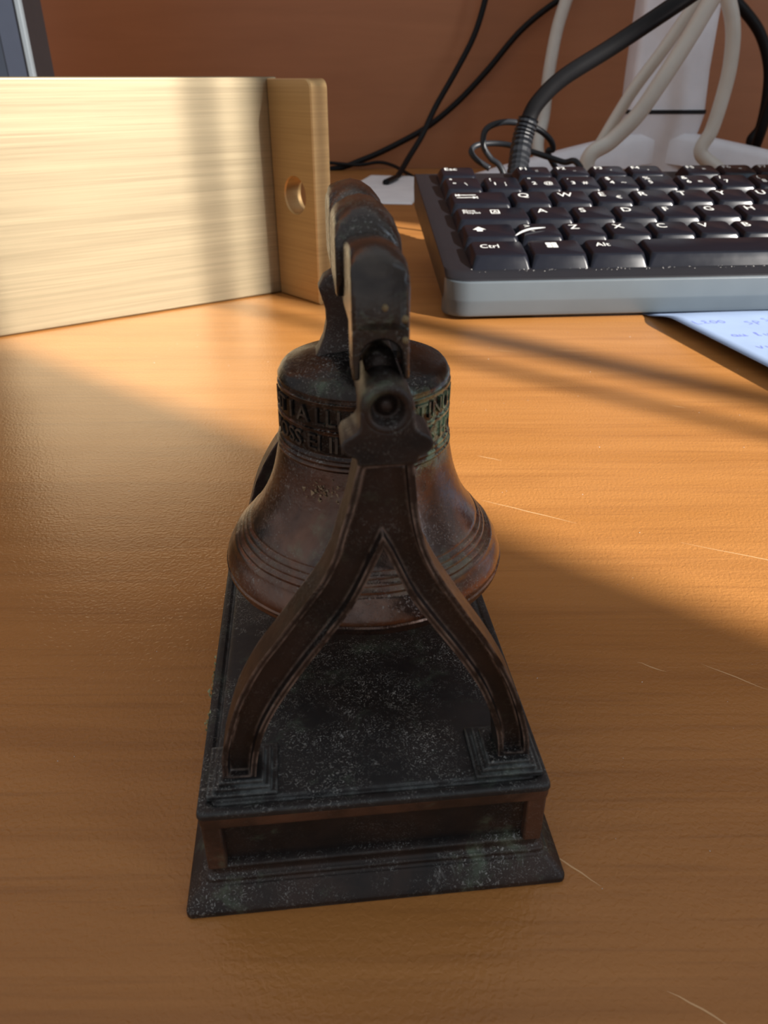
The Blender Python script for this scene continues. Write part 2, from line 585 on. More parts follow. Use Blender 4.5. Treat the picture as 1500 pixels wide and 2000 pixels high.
def bracket(mirror):
    fy = (lambda y: LB - y) if mirror else (lambda y: y)
    lo, li, ro, ri = sp2(LO), sp2(LI), sp2(RO), sp2(RI)
    outline = lo + li[::-1] + ri[1:] + ro[::-1]
    n = len(outline)
    bm = bmesh.new()
    Y0, Y1 = 5.6, 9.5
    a = [bm.verts.new((x, Y0, z)) for x, z in outline]
    b = [bm.verts.new((x, Y1, z)) for x, z in outline]
    front = bm.faces.new(a)
    bm.faces.new(b[::-1])
    for i in range(n):
        k = (i + 1) % n
        bm.faces.new((a[k], a[i], b[i], b[k]))
    bmesh.ops.recalc_face_normals(bm, faces=bm.faces)
    bmesh.ops.inset_region(bm, faces=[front], thickness=0.62, depth=0.0, use_even_offset=True)
    bmesh.ops.inset_region(bm, faces=[front], thickness=0.16, depth=-0.95, use_even_offset=True)
    bmesh.ops.triangulate(bm, faces=[f for f in bm.faces if len(f.verts) > 4])
    m = MB()
    bm.verts.index_update()
    m.add([(v.co.x, fy(v.co.y), v.co.z) for v in bm.verts], [tuple(v.index for v in f.verts) for f in bm.faces])
    bm.free()
    br = m.build('bracket', M['bronze_leg'], fig, 0.16, 2)
    # stepped pedestals under the two feet
    for x0, x1, yo in ((-18.95, -11.05, 0.0), (11.45, 19.3, -0.35)):
        p = MB()
        for k, (d, z0, z1) in enumerate(((0.0, 14.45, 15.15), (0.75, 15.1, 15.75), (1.45, 15.7, 16.3))):
            y0, y1 = 4.3 + yo + d * 0.55, 11.6 - d
            ys = sorted((fy(y0), fy(y1)))
            p.box(x0 + d, x1 - d, ys[0], ys[1], z0, z1)
        p.build('pedestal', M['bronze_top'], br, 0.14, 2)
    # bearing block: flared foot piece + round boss with a sunk pivot
    rt = [(2.65, 54.65), (2.75, 55.35), (3.45, 55.6), (3.95, 56.05), (4.1, 56.6), (3.8, 57.15), (3.1, 57.55), (2.6, 57.9), (2.36, 58.4), (2.33, 59.74), (1.95, 59.74)]
    lower = [(1.95 * math.cos(R(a)), 59.74 + 1.95 * math.sin(R(a))) for a in range(-15, -166, -15)]
    bo = [(1.42 + x, z) for x, z in rt + lower] + [(1.42 - x, z) for x, z in rt[::-1]]
    q = MB()
    q.loft([[(x, fy(y), z) for x, z in bo] for y in (5.0, 9.6)], smooth=False)
    q.build('bearing_block', M['bronze'], br, 0.22, 3)
    pr = [(1.7, 13.5), (2.32, 13.4), (2.36, 5.5), (2.2, 5.05), (1.75, 4.95), (1.42, 5.2), (1.36, 6.6), (0.95, 6.7), (0.7, 6.25), (0.35, 6.0), (0.02, 5.95)]
    MB().lathe([(r, fy(y)) for r, y in pr], 1.42, 59.74, 40, 'Y').build('bearing_boss', M['bronze'], br)
    return br


bracket(False)
bracket(True)

# yoke -------------------------------------------------------------------------
XC = 1.22
BX, BY = 1.15, 33.0


def side_prism(pts, x0, x1, name, mat, parent, bevel, seg=4, dome=1.0):
    """side profile (y, z) carried across x, its top edge falling away to both sides"""
    m = MB()
    rings = []
    for f, drop in ((0, 1.7), (0.10, 0.85), (0.28, 0.22), (0.46, 0.0), (0.64, 0.25), (0.82, 1.0), (0.93, 1.8), (1, 2.9)):
        rings.append([(x0 + (x1 - x0) * f, y, z - dome * drop * max(0.0, min(1.0, (z - 67.5) / 5.0))) for y, z in pts])
    m.loft(rings, smooth=False)
    return m.build(name, mat, parent, bevel, seg)


near = [(8.2, 65.4), (8.2, 70.2), (8.7, 71.5), (10.2, 72.3), (14, 72.3), (17.5, 71.9), (20.5, 71.6), (24, 71.8), (LB / 2, 72.2)]
outline = near + [(LB - y, z) for y, z in near[::-1][1:]]
bottom = [(LB - 20, 64.6), (20, 64.6)]
yoke = side_prism(outline + bottom, XC - 2.50, XC + 2.42, 'yoke', M['bronze_yoke'], fig, 0.5, 3, 0.55)
for y0, y1 in ((19.8, 32.7), (33.3, 46.2)):
    a, b = (y0, 1), (y1, -1)
    hump = [(y0 + 1.6, 65.3), (y0 + 0.3, 66.6), (y0, 68.0), (y0, 71.6), (y0 + 0.5, 72.8), (y0 + 1.9, 73.6), (y0 + 4.4, 74.0), (y0 + 8.5, 74.0),
            (y1 - 1.9, 73.6), (y1 - 0.5, 72.8), (y1, 71.6), (y1, 68.0), (y1 - 0.3, 66.6), (y1 - 1.6, 65.3)]
    side_prism(hump, XC - 3.2, XC + 3.25, 'yoke_cheek', M['bronze_yoke'], yoke, 0.5, 3, 1.0)
# flared lug between the yoke and the bell's cap
lugp = []
for k, (hx, z) in enumerate(((6.3, 55.2), (5.9, 55.9), (5.2, 56.9), (4.6, 58.2), (4.25, 59.8), (4.3, 61.4), (4.7, 62.8), (5.0, 63.8), (4.4, 64.9), (3.2, 65.6))):
    lugp.append(rrect(BX - hx + 0.35, BX + hx + 0.35, BY - 1.9 - 0.25 * max(0, 3 - k), BY + 1.9 + 0.25 * max(0, 3 - k), z, 0.8, 3))
lug = MB().loft(lugp, smooth=True).build('hanger_lug', M['bronze'], fig)
lug.data.set_sharp_from_angle(angle=R(40))
# arched ends of the yoke that straddle the pivots
for s_ in (0, 1):
    fy = (lambda y: LB - y) if s_ else (lambda y: y)
    xl, xr, xm = XC - 2.50, XC + 2.42, XC + 0.02
    arc = [(xm + 1.85 * math.cos(R(a)), 63.0 + 1.85 * math.sin(R(a))) for a in range(0, 181, 12)]
    m = MB()
    lf = [(xl, 61.3), (xl, 63.0)]
    oo = [(xr, 61.3)] + [(min(xr, max(xl, xm + 3.6 * math.cos(R(a)))), min(66.6, 63.0 + 3.9 * math.sin(R(a)))) for a in range(0, 181, 12)] + [(xl, 61.3)]
    ii = [(xm + 1.9, 61.3)] + arc + [(xm - 1.9, 61.3)]
    k = len(oo)
    y0, y1 = fy(8.2), fy(13.0)
    vs = [(x, y, z) for y in (y0, y1) for x, z in oo + ii]
    fs = []
    for q in range(k - 1):
        fs.append((q, q + 1, k + q + 1, k + q))
        fs.append((2 * k + q, 3 * k + q, 3 * k + q + 1, 2 * k + q + 1))
        fs.append((q, 2 * k + q, 2 * k + q + 1, q + 1))
        fs.append((k + q, k + q + 1, 3 * k + q + 1, 3 * k + q))
    fs += [(0, k, 3 * k, 2 * k), (k - 1, 2 * k - 1 + 0, 4 * k - 1, 3 * k - 1)]
    m.add(vs, fs)
    m.build('yoke_end', M['bronze_yoke'], yoke, 0.22, 2)
    MB().lathe([(0.02, fy(10)), (1.45, fy(10.1)), (1.5, fy(20.2)), (0.02, fy(20.3))], XC + 0.1, 61.9, 24, 'Y').build('pivot_pin', M['bronze'], yoke)
# knob and verdigris lumps on the yoke
lump = MB()
for (cx, cy, cz, r) in ((XC + 2.0, 8.3, 66.6, 0.36), (XC + 2.05, 8.3, 64.8, 0.34), (XC + 0.3, 8.2, 67.6, 0.30)):
    lump.lathe([(0.02, -r)] + [(r * math.cos(R(a)), r * math.sin(R(a))) for a in (-50, -20, 10, 40, 65)] + [(0.02, r)], 0, 0, 10)
    base_i = len(lump.v) - 70
    lump.v[base_i:] = [(x + cx + rng.uniform(-.06, .06), y + cy, z + cz + rng.uniform(-.06, .06)) for x, y, z in lump.v[base_i:]]
lump.build('corrosion_lump', plain('ochre_corrosion', (0.20, 0.15, 0.075), 0.8), yoke)

# bell ---------------------------------------------------------------------------
bell_prof = [(0.05, 25.0), (14.5, 24.4), (18.2, 22.4), (19.6, 21.5), (20.15, 21.55), (20.35, 21.9), (20.3, 22.25), (20.42, 22.45), (20.5, 22.75), (20.3, 22.95), (20.38, 23.15),
             (20.25, 23.7), (19.95, 24.5), (19.5, 25.3), (19.05, 26.0), (19.02, 26.25), (18.75, 26.5), (18.45, 26.62), (18.42, 26.95), (18.1, 27.2),
             (17.8, 27.35), (17.78, 27.7), (17.5, 28.0), (17.2, 28.1), (17.16, 28.5), (16.9, 28.75), (16.55, 28.9), (16.5, 29.2), (16.2, 29.6),
             (15.4, 30.7), (14.6, 32.0), (13.9, 33.4), (13.3, 34.9), (12.75, 36.6), (12.35, 38.3), (12.05, 39.8), (11.85, 40.6), (11.98, 40.75), (12.02, 40.98), (11.85, 41.15),
             (11.7, 41.3), (11.9, 41.45), (11.94, 41.7), (11.78, 41.88), (11.62, 42.0), (11.78, 42.15), (11.78, 42.4), (11.6, 42.6),
             (11.5, 42.7), (11.46, 45.55), (11.66, 45.65), (11.68, 46.0), (11.45, 46.12), (11.38, 49.1), (11.58, 49.2), (11.6, 49.6), (11.36, 49.75), (11.32, 50.1),
             (11.5, 50.25), (11.5, 50.55), (11.28, 50.9), (11.1, 51.3), (10.7, 51.75), (10.1, 52.0), (8.0, 52.75), (5.5, 53.5), (0.05, 54.2)]


def bz(z):
    return 28.2 + 0.9 * (z - 22)


def bell_mesh():
    m = MB().lathe([(r * 0.9, bz(z)) for r, z in bell_prof], BX, BY, 120)
    # slight casting irregularity
    out = []
    for x, y, z in m.v:
        dx, dy = x - BX, y - BY
        k = 1 + 0.006 * mnoise.noise(Vector((x * 0.25, y * 0.25, z * 0.3)))
        out.append((BX + dx * k + 0.016 * (z - 28), BY + dy * k, z))
    m.v = out
    return m


bell = bell_mesh().build('bell', M['bell'], fig)
bell.data.set_sharp_from_angle(angle=R(42))


def wrapped_text(body, size, z, r, a0, flip=False):
    vs, fs = text_mesh(body, size, 0.20, 'LEFT', 1.0)
    out = []
    for x, y, h in vs:
        rr = r + h + 0.06
        a = R(a0) + x / r
        out.append((BX + rr * math.cos(a) + 0.016 * (z + y - 28), BY + rr * math.sin(a), z + y))
    return out, fs


ins = MB()
for body, z, a0 in (('IIHT I A LLI IINI', 46.75, -182), ('IMOSS EI IINSTI', 43.25, -180), ('ITINU TNI LII', 46.75, -64), ('IIIS HI ETI', 43.25, -60)):
    ins.add(*wrapped_text(body, 2.75, bz(z), 10.27, a0))
ins.build('inscription', M['letters'], bell, recalc=False)
crust = MB()
for i in range(46):
    a = R(-118 + rng.gauss(0, 5.5))
    zz = bz(37.9 + rng.gauss(0, 0.75))
    rr = 11.1 + (bz(38.3) - zz) * 0.22
    s = rng.uniform(0.12, 0.34)
    p = Vector((BX + rr * math.cos(a), BY + rr * math.sin(a), zz))
    crust.add([p + Vector((rng.uniform(-s, s), rng.uniform(-s, s), rng.uniform(-s, s))) for _ in range(5)], [(0, 1, 2), (0, 2, 3), (0, 3, 4), (0, 4, 1), (1, 2, 4), (2, 3, 4)])
o = crust.build('corrosion_crust', plain('tan_corrosion', (0.30, 0.21, 0.12), 0.85), bell)
o['kind'] = 'stuff'

# ------------------------------------------------------------------ brushed gold metal bookend
PA = R(34.756)
be = empty('metal_bookend', 'brushed gold metal plate with a bent flange and a round hole, standing on the desk', 'bookend',
           (-0.0466, 0.3456, 0), PA)
TH = 5.4
m = MB()
pl = [(x, y) for x, y in ((-300, 0), (0, 0), (0, TH), (-300, TH))]
# plate: local x runs along it to the corner at x=0; local -y faces the viewer
m.box(-300, TH * 0.9, 0, TH, 0.2, 84.9)
plate = m.build('plate', M['gold'], be, 0.7, 3)


def flange_mesh():
    """flange in its own plane (u outwards from the plate, z up) with a rounded outer corner and a real hole"""
    U, H, rc, TH = 29.0, 84.3, 3.2, 8.4
    hu, hz, hr = 15.4, 42.4, 7.0
    out = [(0.2, 0.2), (U, 0.2)]
    for k in range(7):
        a = R(90 * k / 6)
        out.append((U - rc + rc * math.cos(a), H - rc + rc * math.sin(a)))
    out += [(0.2, H)]
    # resample the outline by angle around the hole so it can be bridged to the hole
    N = 72
    ang = sorted(set([math.atan2(z - hz, u - hu) for u, z in out] + [-math.pi + 2 * math.pi * i / N for i in range(N)]))

    def hit(a):
        d = (math.cos(a), math.sin(a))
        best = None
        for i in range(len(out)):
            (u0, z0), (u1, z1) = out[i], out[(i + 1) % len(out)]
            ex, ez = u1 - u0, z1 - z0
            den = d[0] * ez - d[1] * ex
            if abs(den) < 1e-9:
                continue
            t = ((u0 - hu) * ez - (z0 - hz) * ex) / den
            s = ((u0 - hu) * d[1] - (z0 - hz) * d[0]) / den
            if t > 0 and -1e-6 <= s <= 1 + 1e-6 and (best is None or t < best):
                best = t
        return hu + d[0] * best, hz + d[1] * best
    n = len(ang)
    O_ = [hit(a) for a in ang]
    rings = []
    ch = 0.5
    def ring_h(r, w): return [(hu + r * math.cos(a), w, hz + r * math.sin(a)) for a in ang]
    def ring_o(s, w):
        c = []
        for u, z in O_:
            cu, cz = U / 2, H / 2
            c.append((cu + (u - cu) * (1 - 2 * s / U), w, cz + (z - cz) * (1 - 2 * s / H)))
        return c
    rings = [ring_h(hr, ch), ring_h(hr + ch, 0), ring_o(ch, 0), ring_o(0, ch), ring_o(0, TH - ch), ring_o(ch, TH), ring_h(hr + ch, TH), ring_h(hr, TH - ch), ring_h(hr, ch)]
    mm = MB()
    mm.loft(rings, cap=False, smooth=False)
    return mm


# local frame of the flange: u goes at -48.3 deg in the world = -83.05 deg in the bookend's frame
fm = flange_mesh()
fa = R(-48.297 - 34.756)
cu, su = math.cos(fa), math.sin(fa)
# its left (inner) face is w=0; w grows to the right, away from the plate's front
fm.v = [(u * cu - w * su, u * su + w * cu, z) for u, w, z in fm.v]
fl = fm.build('flange', M['gold_bounce_lit'], be)
fl['label'] = 'gold flange with a round hole, orange bounce light painted into its colour'
fl.data.set_sharp_from_angle(angle=R(30))

# ------------------------------------------------------------------ keyboard
KX, KY, KZ, KYAW, KT = 33.3, 306.79, 23.49, 0.07562, 0.20443
kb = empty('keyboard', 'black computer keyboard with white legends and a grey front edge', 'keyboard', (KX * MM, KY * MM, 0), KYAW)
ct, st = math.cos(KT), math.sin(KT)


def kpt(b, off):
    return (b * ct - off * st, KZ + b * st + off * ct)


KW0, KW1 = -9.0, 15 * 19.05 + 13.0
DECK = -4.5
fb = kpt(-5.5, DECK)
bk = kpt(113, DECK)
wellf = kpt(-1.6, DECK)


def stations():
    s = []
    for k in range(9):
        a = R(90 * k / 8)
        s.append((KW0 + 9 * (1 - math.sin(R(90) - a)) if False else KW0 + 9 * (1 - math.cos(a)), 9 * (1 - math.sin(a))))
    return s + [(KW1 - (x - KW0), d) for x, d in s[::-1]]


def extr(profile, frontmost):
    rings = []
    for x, d in stations():
        ring = []
        for y, z, w in profile:
            ring.append((x, y + d * w, z))
        rings.append(ring)
    return rings


case_prof = [(-8.6, 15.6, 1), (-7.9, 16.35, 1), (-6.6, 16.75, 1), (fb[0], fb[1] + 0.1, 1), (wellf[0], wellf[1], 0.6), (bk[0], bk[1], 0), (bk[0] + 1.6, bk[1] - 0.8, 0), (bk[0] + 2, bk[1] - 6, 0),
             (bk[0] - 1, bk[1] - 15, 0), (0, 6.5, 0.5), (-6.0, 6.0, 1), (-8.0, 9, 1)]
MB().loft(extr(case_prof, 0), smooth=False).build('case', M['case'], kb, 0.5, 3)
strip_prof = [(-8.55, 15.75, 1), (-9.2, 15.2, 1), (-9.75, 8.6, 1), (-9.7, 7.9, 1), (-9.35, 7.0, 1), (-8.9, 3.6, 1), (-8.0, 1.9, 1), (-6.6, 1.35, 1), (-3, 1.35, 1), (-3, 6.2, 1), (-7.9, 9.0, 1)]
fs_ = MB().loft(extr(strip_prof, 0), smooth=False).build('front_strip', M['grey'], kb, 0.25, 3)
fs_['label'] = 'blue grey front edge strip'
for x in (20, KW1 - 40):
    MB().box(x, x + 14, 88, 98, 0 if x < 60 else 0.6, 24).build('foot', M['case'], kb, 0.6)
for x in (14, KW1 - 30):
    MB().box(x, x + 14, -1, 6, 0 if x < 60 else 0.6, 6.4).build('rubber_pad', M['seam'], kb, 0.3)

ROWS = [
    (0, [(1.25, 'Ctrl'), (1.25, 'WIN'), (1.25, 'Alt'), (6.25, ''), (1.25, 'AltGr'), (1.25, 'WIN'), (1.25, 'MENU'), (1.25, 'Ctrl')]),
    (1, [(1.25, 'SHIFT'), (1, '>\n<'), (1, 'Z'), (1, 'X'), (1, 'C'), (1, 'V'), (1, 'B'), (1, 'N'), (1, 'M'), (1, ';\n,'), (1, ':\n.'), (1, '_\n-'), (2.75, 'SHIFT')]),
    (2, [(1.75, 'CAPS'), (1, 'A'), (1, 'S'), (1, 'D'), (1, 'F'), (1, 'G'), (1, 'H'), (1, 'J'), (1, 'K'), (1, 'L'), (1, 'Ñ'), (1, '´'), (2.25, 'Intro')]),
    (3, [(1.5, 'TAB'), (1, 'Q'), (1, 'W'), (1, 'E|€'), (1, 'R'), (1, 'T'), (1, 'Y'), (1, 'U'), (1, 'I'), (1, 'O'), (1, 'P'), (1, '`'), (1, '+'), (1.5, '')]),
    (4, [(1, 'ª\nº|\\'), (1, '!\n1|\u00a6'), (1, '"\n2|@'), (1, '·\n3|#'), (1, '$\n4|~'), (1, '%\n5'), (1, '&\n6|='), (1, '/\n7'), (1, '(\n8'), (1, ')\n9'), (1, '=\n0'), (1, '?\n\''), (1, '¿\n¡'), (2, 'BACK')]),
    (5, [(1, 'Esc'), (-1, ''), (1, 'F1|::'), (1, 'F2|..'), (1, 'F3|-'), (1, 'F4|-'), (-.5, ''), (1, 'F5|='), (1, 'F6|='), (1, 'F7|='), (1, 'F8|='), (-.5, ''), (1, 'F9|-'), (1, 'F10|-'), (1, 'F11|-'), (1, 'F12|-')]),
]
cap_cache = {}


def cap_mesh(w, row):
    key = (w, row == 0, row == 5)
    if key in cap_cache:
        return cap_cache[key]
    W = w * 19.05
    D = 14.6 if row != 5 else 12.0
    front = 2.6 if row else 3.4
    m = MB()
    x0, x1 = 2.9 - 1.2, W - 0.0 - 0.2
    tx0, tx1 = 3.2, W - 0.05
    rings = [rrect(tx0 - 1.9, tx1 + 1.35, -front, D + 1.4, -5.1, 1.0, 4),
             rrect(tx0 - 1.0, tx1 + 0.75, -front * 0.45, D + 0.8, -2.2, 1.5, 4),
             rrect(tx0 - 0.25, tx1 + 0.25, -0.35, D + 0.2, -0.55, 2.0, 4),
             rrect(tx0 + 0.05, tx1 - 0.05, 0.0, D - 0.1, -0.16, 2.0, 4),
             rrect(tx0 + 0.5, tx1 - 0.5, 0.4, D - 0.5, 0.0, 1.7, 4)]
    # lower the middle of the top a little, as a finger dish
    m.loft(rings, smooth=True)
    me_o = m.build('key_cap', M['key'], None)
    me = me_o.data
    bpy.data.objects.remove(me_o)
    me.set_sharp_from_angle(angle=R(50))
    cap_cache[key] = me
    return me


leg_cache = {}


def legend_mesh(sym, W):
    k = (sym, W if sym in ('WIN',) else 0)
    if k in leg_cache:
        return leg_cache[k]
    m = MB()
    z = 0.03

    def txt(s, size, x, y):
        vs, fs = text_mesh(s, size)
        m.add([(a + x, b + y, z) for a, b, _ in vs], fs)

    def quad(x0, x1, y0, y1):
        m.add([(x0, y0, z), (x1, y0, z), (x1, y1, z), (x0, y1, z)], [(0, 1, 2, 3)])

    def poly(p):
        m.add([(x, y, z) for x, y in p], [tuple(range(len(p)))])
    if sym == 'WIN':
        for i in (0, 1):
            for j in (0, 1):
                x, y = 9.8 + 2.35 * i, 7.2 + 2.5 * j
                poly([(x, y + 0.25 * (1 - i)), (x + 2.1, y), (x + 2.1, y + 2.25), (x, y + 2.25 - 0.2 * (1 - j))])
    elif sym == 'MENU':
        for j in range(3):
            quad(8, 12, 7 + 1.3 * j, 7.6 + 1.3 * j)
    elif sym == 'SHIFT':
        poly([(6.4, 8.2), (8.0, 8.2), (8.0, 6.4), (10.4, 6.4), (10.4, 8.2), (12.0, 8.2), (9.2, 11.4)])
    elif sym == 'CAPS':
        txt('Bloq\nMayús', 3.1, 5.2, 9.9)
        for q in ((17.6, 21.6, 6.9, 7.4), (17.6, 21.6, 11.1, 11.6), (17.6, 18.1, 6.9, 11.6), (21.1, 21.6, 6.9, 11.6)):
            quad(*q)
        txt('A', 4.0, 18.4, 7.8)
    elif sym == 'TAB':
        quad(6.6, 14.4, 10.4, 11.0)
        poly([(5.0, 10.7), (6.9, 9.5), (6.9, 11.9)])
        quad(4.9, 5.3, 9.4, 12.0)
        quad(5.2, 12.8, 7.4, 8.0)
        poly([(14.6, 7.7), (12.7, 6.5), (12.7, 8.9)])
        quad(14.5, 14.9, 6.4, 9.0)
    elif sym == 'BACK':
        quad(9, 18, 8.4, 9.0)
        poly([(6.6, 8.7), (9.2, 7.2), (9.2, 10.2)])
    else:
        a, _, b = sym.partition('|')
        if a.startswith('F') and len(a) > 1 and a[1:].isdigit():
            txt(a, 4.6, 4.4, 7.6)
            if b:
                txt(b, 3.6, 11.8, 5.2)
        elif len(a) == 1:
            txt(a, 6.6, 5.2, 7.6)
            if b:
                txt(b, 4.4, 12.6, 4.6)
        elif '\n' in a:
            s, q = a.split('\n')
            txt(s, 4.8, 5.0, 9.9)
            txt(q, 4.8, 6.0, 5.0)
            if b:
                txt(b, 4.6, 11.6, 5.0)
        else:
            txt(a, 4.9, 6.2 if a != 'Esc' else 4.6, 7.8)
    ob = m.build('legend', M['legend'], None, recalc=False)
    me = ob.data
    bpy.data.objects.remove(ob)
    leg_cache[k] = me
    return me


for row, keys in ROWS:
    u = 0.0
    for w, sym in keys:
        if w < 0:
            u -= w
            continue
        k = link('key_cap', cap_mesh(w, row), kb)
        by, bz = kpt(row * 19.05, 0)
        k.location = (u * 19.05 * MM, by * MM, bz * MM)
        k.rotation_euler = (KT + R((0.0, -1.0, -0.5, 1.0, 2.5, 1.5)[row]), 0, 0)
        if w == 6.25:
            k['label'] = 'long blank space bar'
        if sym:
            link('legend', legend_mesh(sym, w), k)
        u += w

# the keyboard's own cable with a ribbed grey boot, from its back edge up to the right
kroot = Matrix.Translation((KX, KY, 0)) @ Matrix.Rotation(KYAW, 4, 'Z')
kinv = kroot.inverted()


def to_kb(pts):
    return [kinv @ Vector(p) for p in pts]


kc = to_kb([(72.5, 442, 44), (74.5, 449, 55), (77.5, 452, 65), (82, 452, 73.5), (94, 452, 84.5), (118, 452, 98.5), (152, 452, 119.5), (190, 465, 141), (240, 500, 150), (290, 580, 140), (318, 690, 95), (330, 740, 30), (335, 770, 4)])
cb = MB().tube(kc, 4.3, 14, 8).build('cable', M['cable_black'], kb)
rl = MB()
bootp = spline(to_kb([(69.5, 428, 33), (72.0, 440, 43), (74.6, 449, 55.5), (77.4, 452, 65)]), 14)
nb = len(bootp)
rl.tube([bootp[i] for i in range(nb)], lambda t: 5.1 + (0.55 if int(t * 40) % 3 else -0.35), 14, 1, smooth=False)
rl.build('strain_relief', M['relief'], cb)

# pale shard lying on the keys
sh = [kroot @ Vector((u * 19.05, *kpt(b, h))) for u, b, h in ((1.2, 19.5, 0.1), (1.36, 21.8, 0.75), (1.6, 24.6, 0.85), (1.95, 26.6, 0.6))]
o = MB().tube(sh, lambda t: 0.12 + 0.36 * math.sin(math.pi * min(1, t * 1.02)) ** 0.6, 6, 6).build('plastic_shard', plastic('pale_shard', (0.45, 0.46, 0.46), 0.3))
tag(o, 'thin pale curved shard lying on the key left of Z', 'shard')

# ------------------------------------------------------------------ papers
def sheet(name, origin, ang, w, l, lift, nx, ny, mat):
    """thin sheet with thickness; lift(u, v) gives its height"""
    c, s = math.cos(ang), math.sin(ang)
    def P(u, v, dz):
        return (origin[0] + u * c - v * s, origin[1] + u * s + v * c, lift(u, v) + dz)
    m = MB()
    top = [P(w * i / nx, l * j / ny, 0.12) for j in range(ny + 1) for i in range(nx + 1)]
    bot = [P(w * i / nx, l * j / ny, 0.0) for j in range(ny + 1) for i in range(nx + 1)]
    n = nx + 1
    ft = [(j * n + i, j * n + i + 1, (j + 1) * n + i + 1, (j + 1) * n + i) for j in range(ny) for i in range(nx)]
    o = len(top)
    fb_ = [tuple(o + q for q in f[::-1]) for f in ft]
    m.add(top + bot, ft + fb_, True)
    edge = [i for i in range(n)] + [j * n + nx for j in range(1, ny + 1)] + [ny * n + i for i in range(nx - 1, -1, -1)] + [j * n for j in range(ny - 1, 0, -1)]
    m.f += [(edge[k], o + edge[k], o + edge[(k + 1) % len(edge)], edge[(k + 1) % len(edge)]) for k in range(len(edge))]
    m.sm += [False] * len(edge)
    return m.build(name, mat), P


ea = math.atan2(-74.6, 15.7)                 # direction of the sheet's left edge, towards the viewer
# u runs to the right of the edge, v back along it


def note_lift(u, v):
    front = max(0.0, min(1.0, (197 - v) / 24.0))
    return 0.2 + (4.0 * front * front * (3 - 2 * front)) * math.exp(-(u / 60.0) ** 2)


note, NP = sheet('note_sheet', (146.5, 116.5), ea + math.pi / 2, 210, 297, note_lift, 40, 90, M['note'])
tag(note, 'pale bluish white paper sheet with blue handwriting sticking out under the keyboard', 'paper')
ink = MB()


def scribble(u, v, pts, s=1.0):
    P3 = []
    for p in spline([(a, b, 0) for a, b in pts], 5):
        q = NP(u + p.x * s, v + p.y * s, 0.16)
        P3.append(Vector(q))
    w = 0.24
    L, Rr = [], []
    for i, p in enumerate(P3):
        d = (P3[min(i + 1, len(P3) - 1)] - P3[max(0, i - 1)]).normalized()
        sd_ = Vector((-d.y, d.x, 0)) * w
        L.append(p + sd_)
        Rr.append(p - sd_)
    n = len(P3)
    ink.add(L + Rr, [(i, i + 1, n + i + 1, n + i) for i in range(n - 1)])


GL = {
    'L': [(0, 4), (0.1, 0.2), (2.2, 0.1)], 'E': [(2.1, 3.8), (0.4, 3.4), (1.6, 2.1), (0.1, 0.8), (2.2, 0.1)],
    'O': [(1.2, 3.6), (0, 2), (1, 0.1), (2.4, 1.5), (1.4, 3.6)], 'a': [(2, 2.2), (0.6, 2.4), (0.1, 0.8), (1.6, 0.3), (2, 2.2), (2.2, 0.2), (2.8, 0.6)],
    'u': [(0, 2.3), (0.2, 0.4), (1.4, 0.5), (1.7, 2.3), (1.9, 0.3), (2.5, 0.4)], 'P': [(0.1, 0), (0.4, 4), (2.2, 3.2), (0.5, 1.8)],
    'S': [(2, 3.8), (0.3, 3.2), (1.9, 1.5), (0.1, 0.3)], 'v': [(0, 2.4), (0.8, 0.2), (1.9, 2.6)], 'l': [(0, 0.2), (1.2, 3.6), (0.5, 3.8), (0.6, 0.2), (1.4, 0.4)],
}
for wd, u0, v0, s in (('LEOO', 5, 165, 1.0), ('SP', 25, 162, 1.2), ('SP', 35, 166, 1.2), ('au lu', 9, 148, 1.0), ('vu', 27, 149, 1.1), ('vul', 9.5, 134, 1.1),
                      ('lu a', 24, 132, 1.1), ('lau', 16, 116, 1.2), ('SOPE', 44, 158, 1.2), ('vua lu', 44, 142, 1.2)):
    x = u0
    for ch in wd:
        if ch in GL:
            scribble(x, v0, GL[ch], s)
        x += 3.3 * s
o = ink.build('ink_writing', M['ink'], note, recalc=False)
o['label'] = 'blue handwriting'

bs, _ = sheet('paper_sheet', (22, 620), R(82), 196, 62, lambda u, v: 0.2 + 7.0 * math.exp(-((62 - v) / 16.0) ** 2) * math.exp(-(u / 110.0) ** 2), 20, 20, M['paper'])
tag(bs, 'blank white paper strip lying on the desk left of the keyboard', 'paper')

# ------------------------------------------------------------------ monitor stand
ms = empty('monitor_stand', 'white monitor stand with tapered column and splayed legs behind the keyboard', 'monitor stand', (0.242, 0.74, 0))


def ring(cx, cy, hx, hy, z, r=6):
    return rrect(cx - hx, cx + hx, cy - hy, cy + hy, z, r, 4)


MB().loft([ring(0, 0, 33, 16, 60), ring(0, 4, 32, 17, 90), ring(2, 10, 31, 18, 190), ring(4, 20, 31, 18, 330)], smooth=True).build('column', M['white'], ms).data.set_sharp_from_angle(angle=R(40))
MB().loft([ring(0, 0, 34, 17, 57.5), ring(0, 0, 34, 17, 60.6)], smooth=False).build('seam_ring', M['seam'], ms)
MB().loft([ring(-1, 0, 20, 15, 2), ring(-1, 0, 23, 15.5, 18), ring(0, 0, 31, 16, 45), ring(0, 0, 33.5, 16.5, 58)], smooth=True).build('neck', M['white'], ms).data.set_sharp_from_angle(angle=R(40))


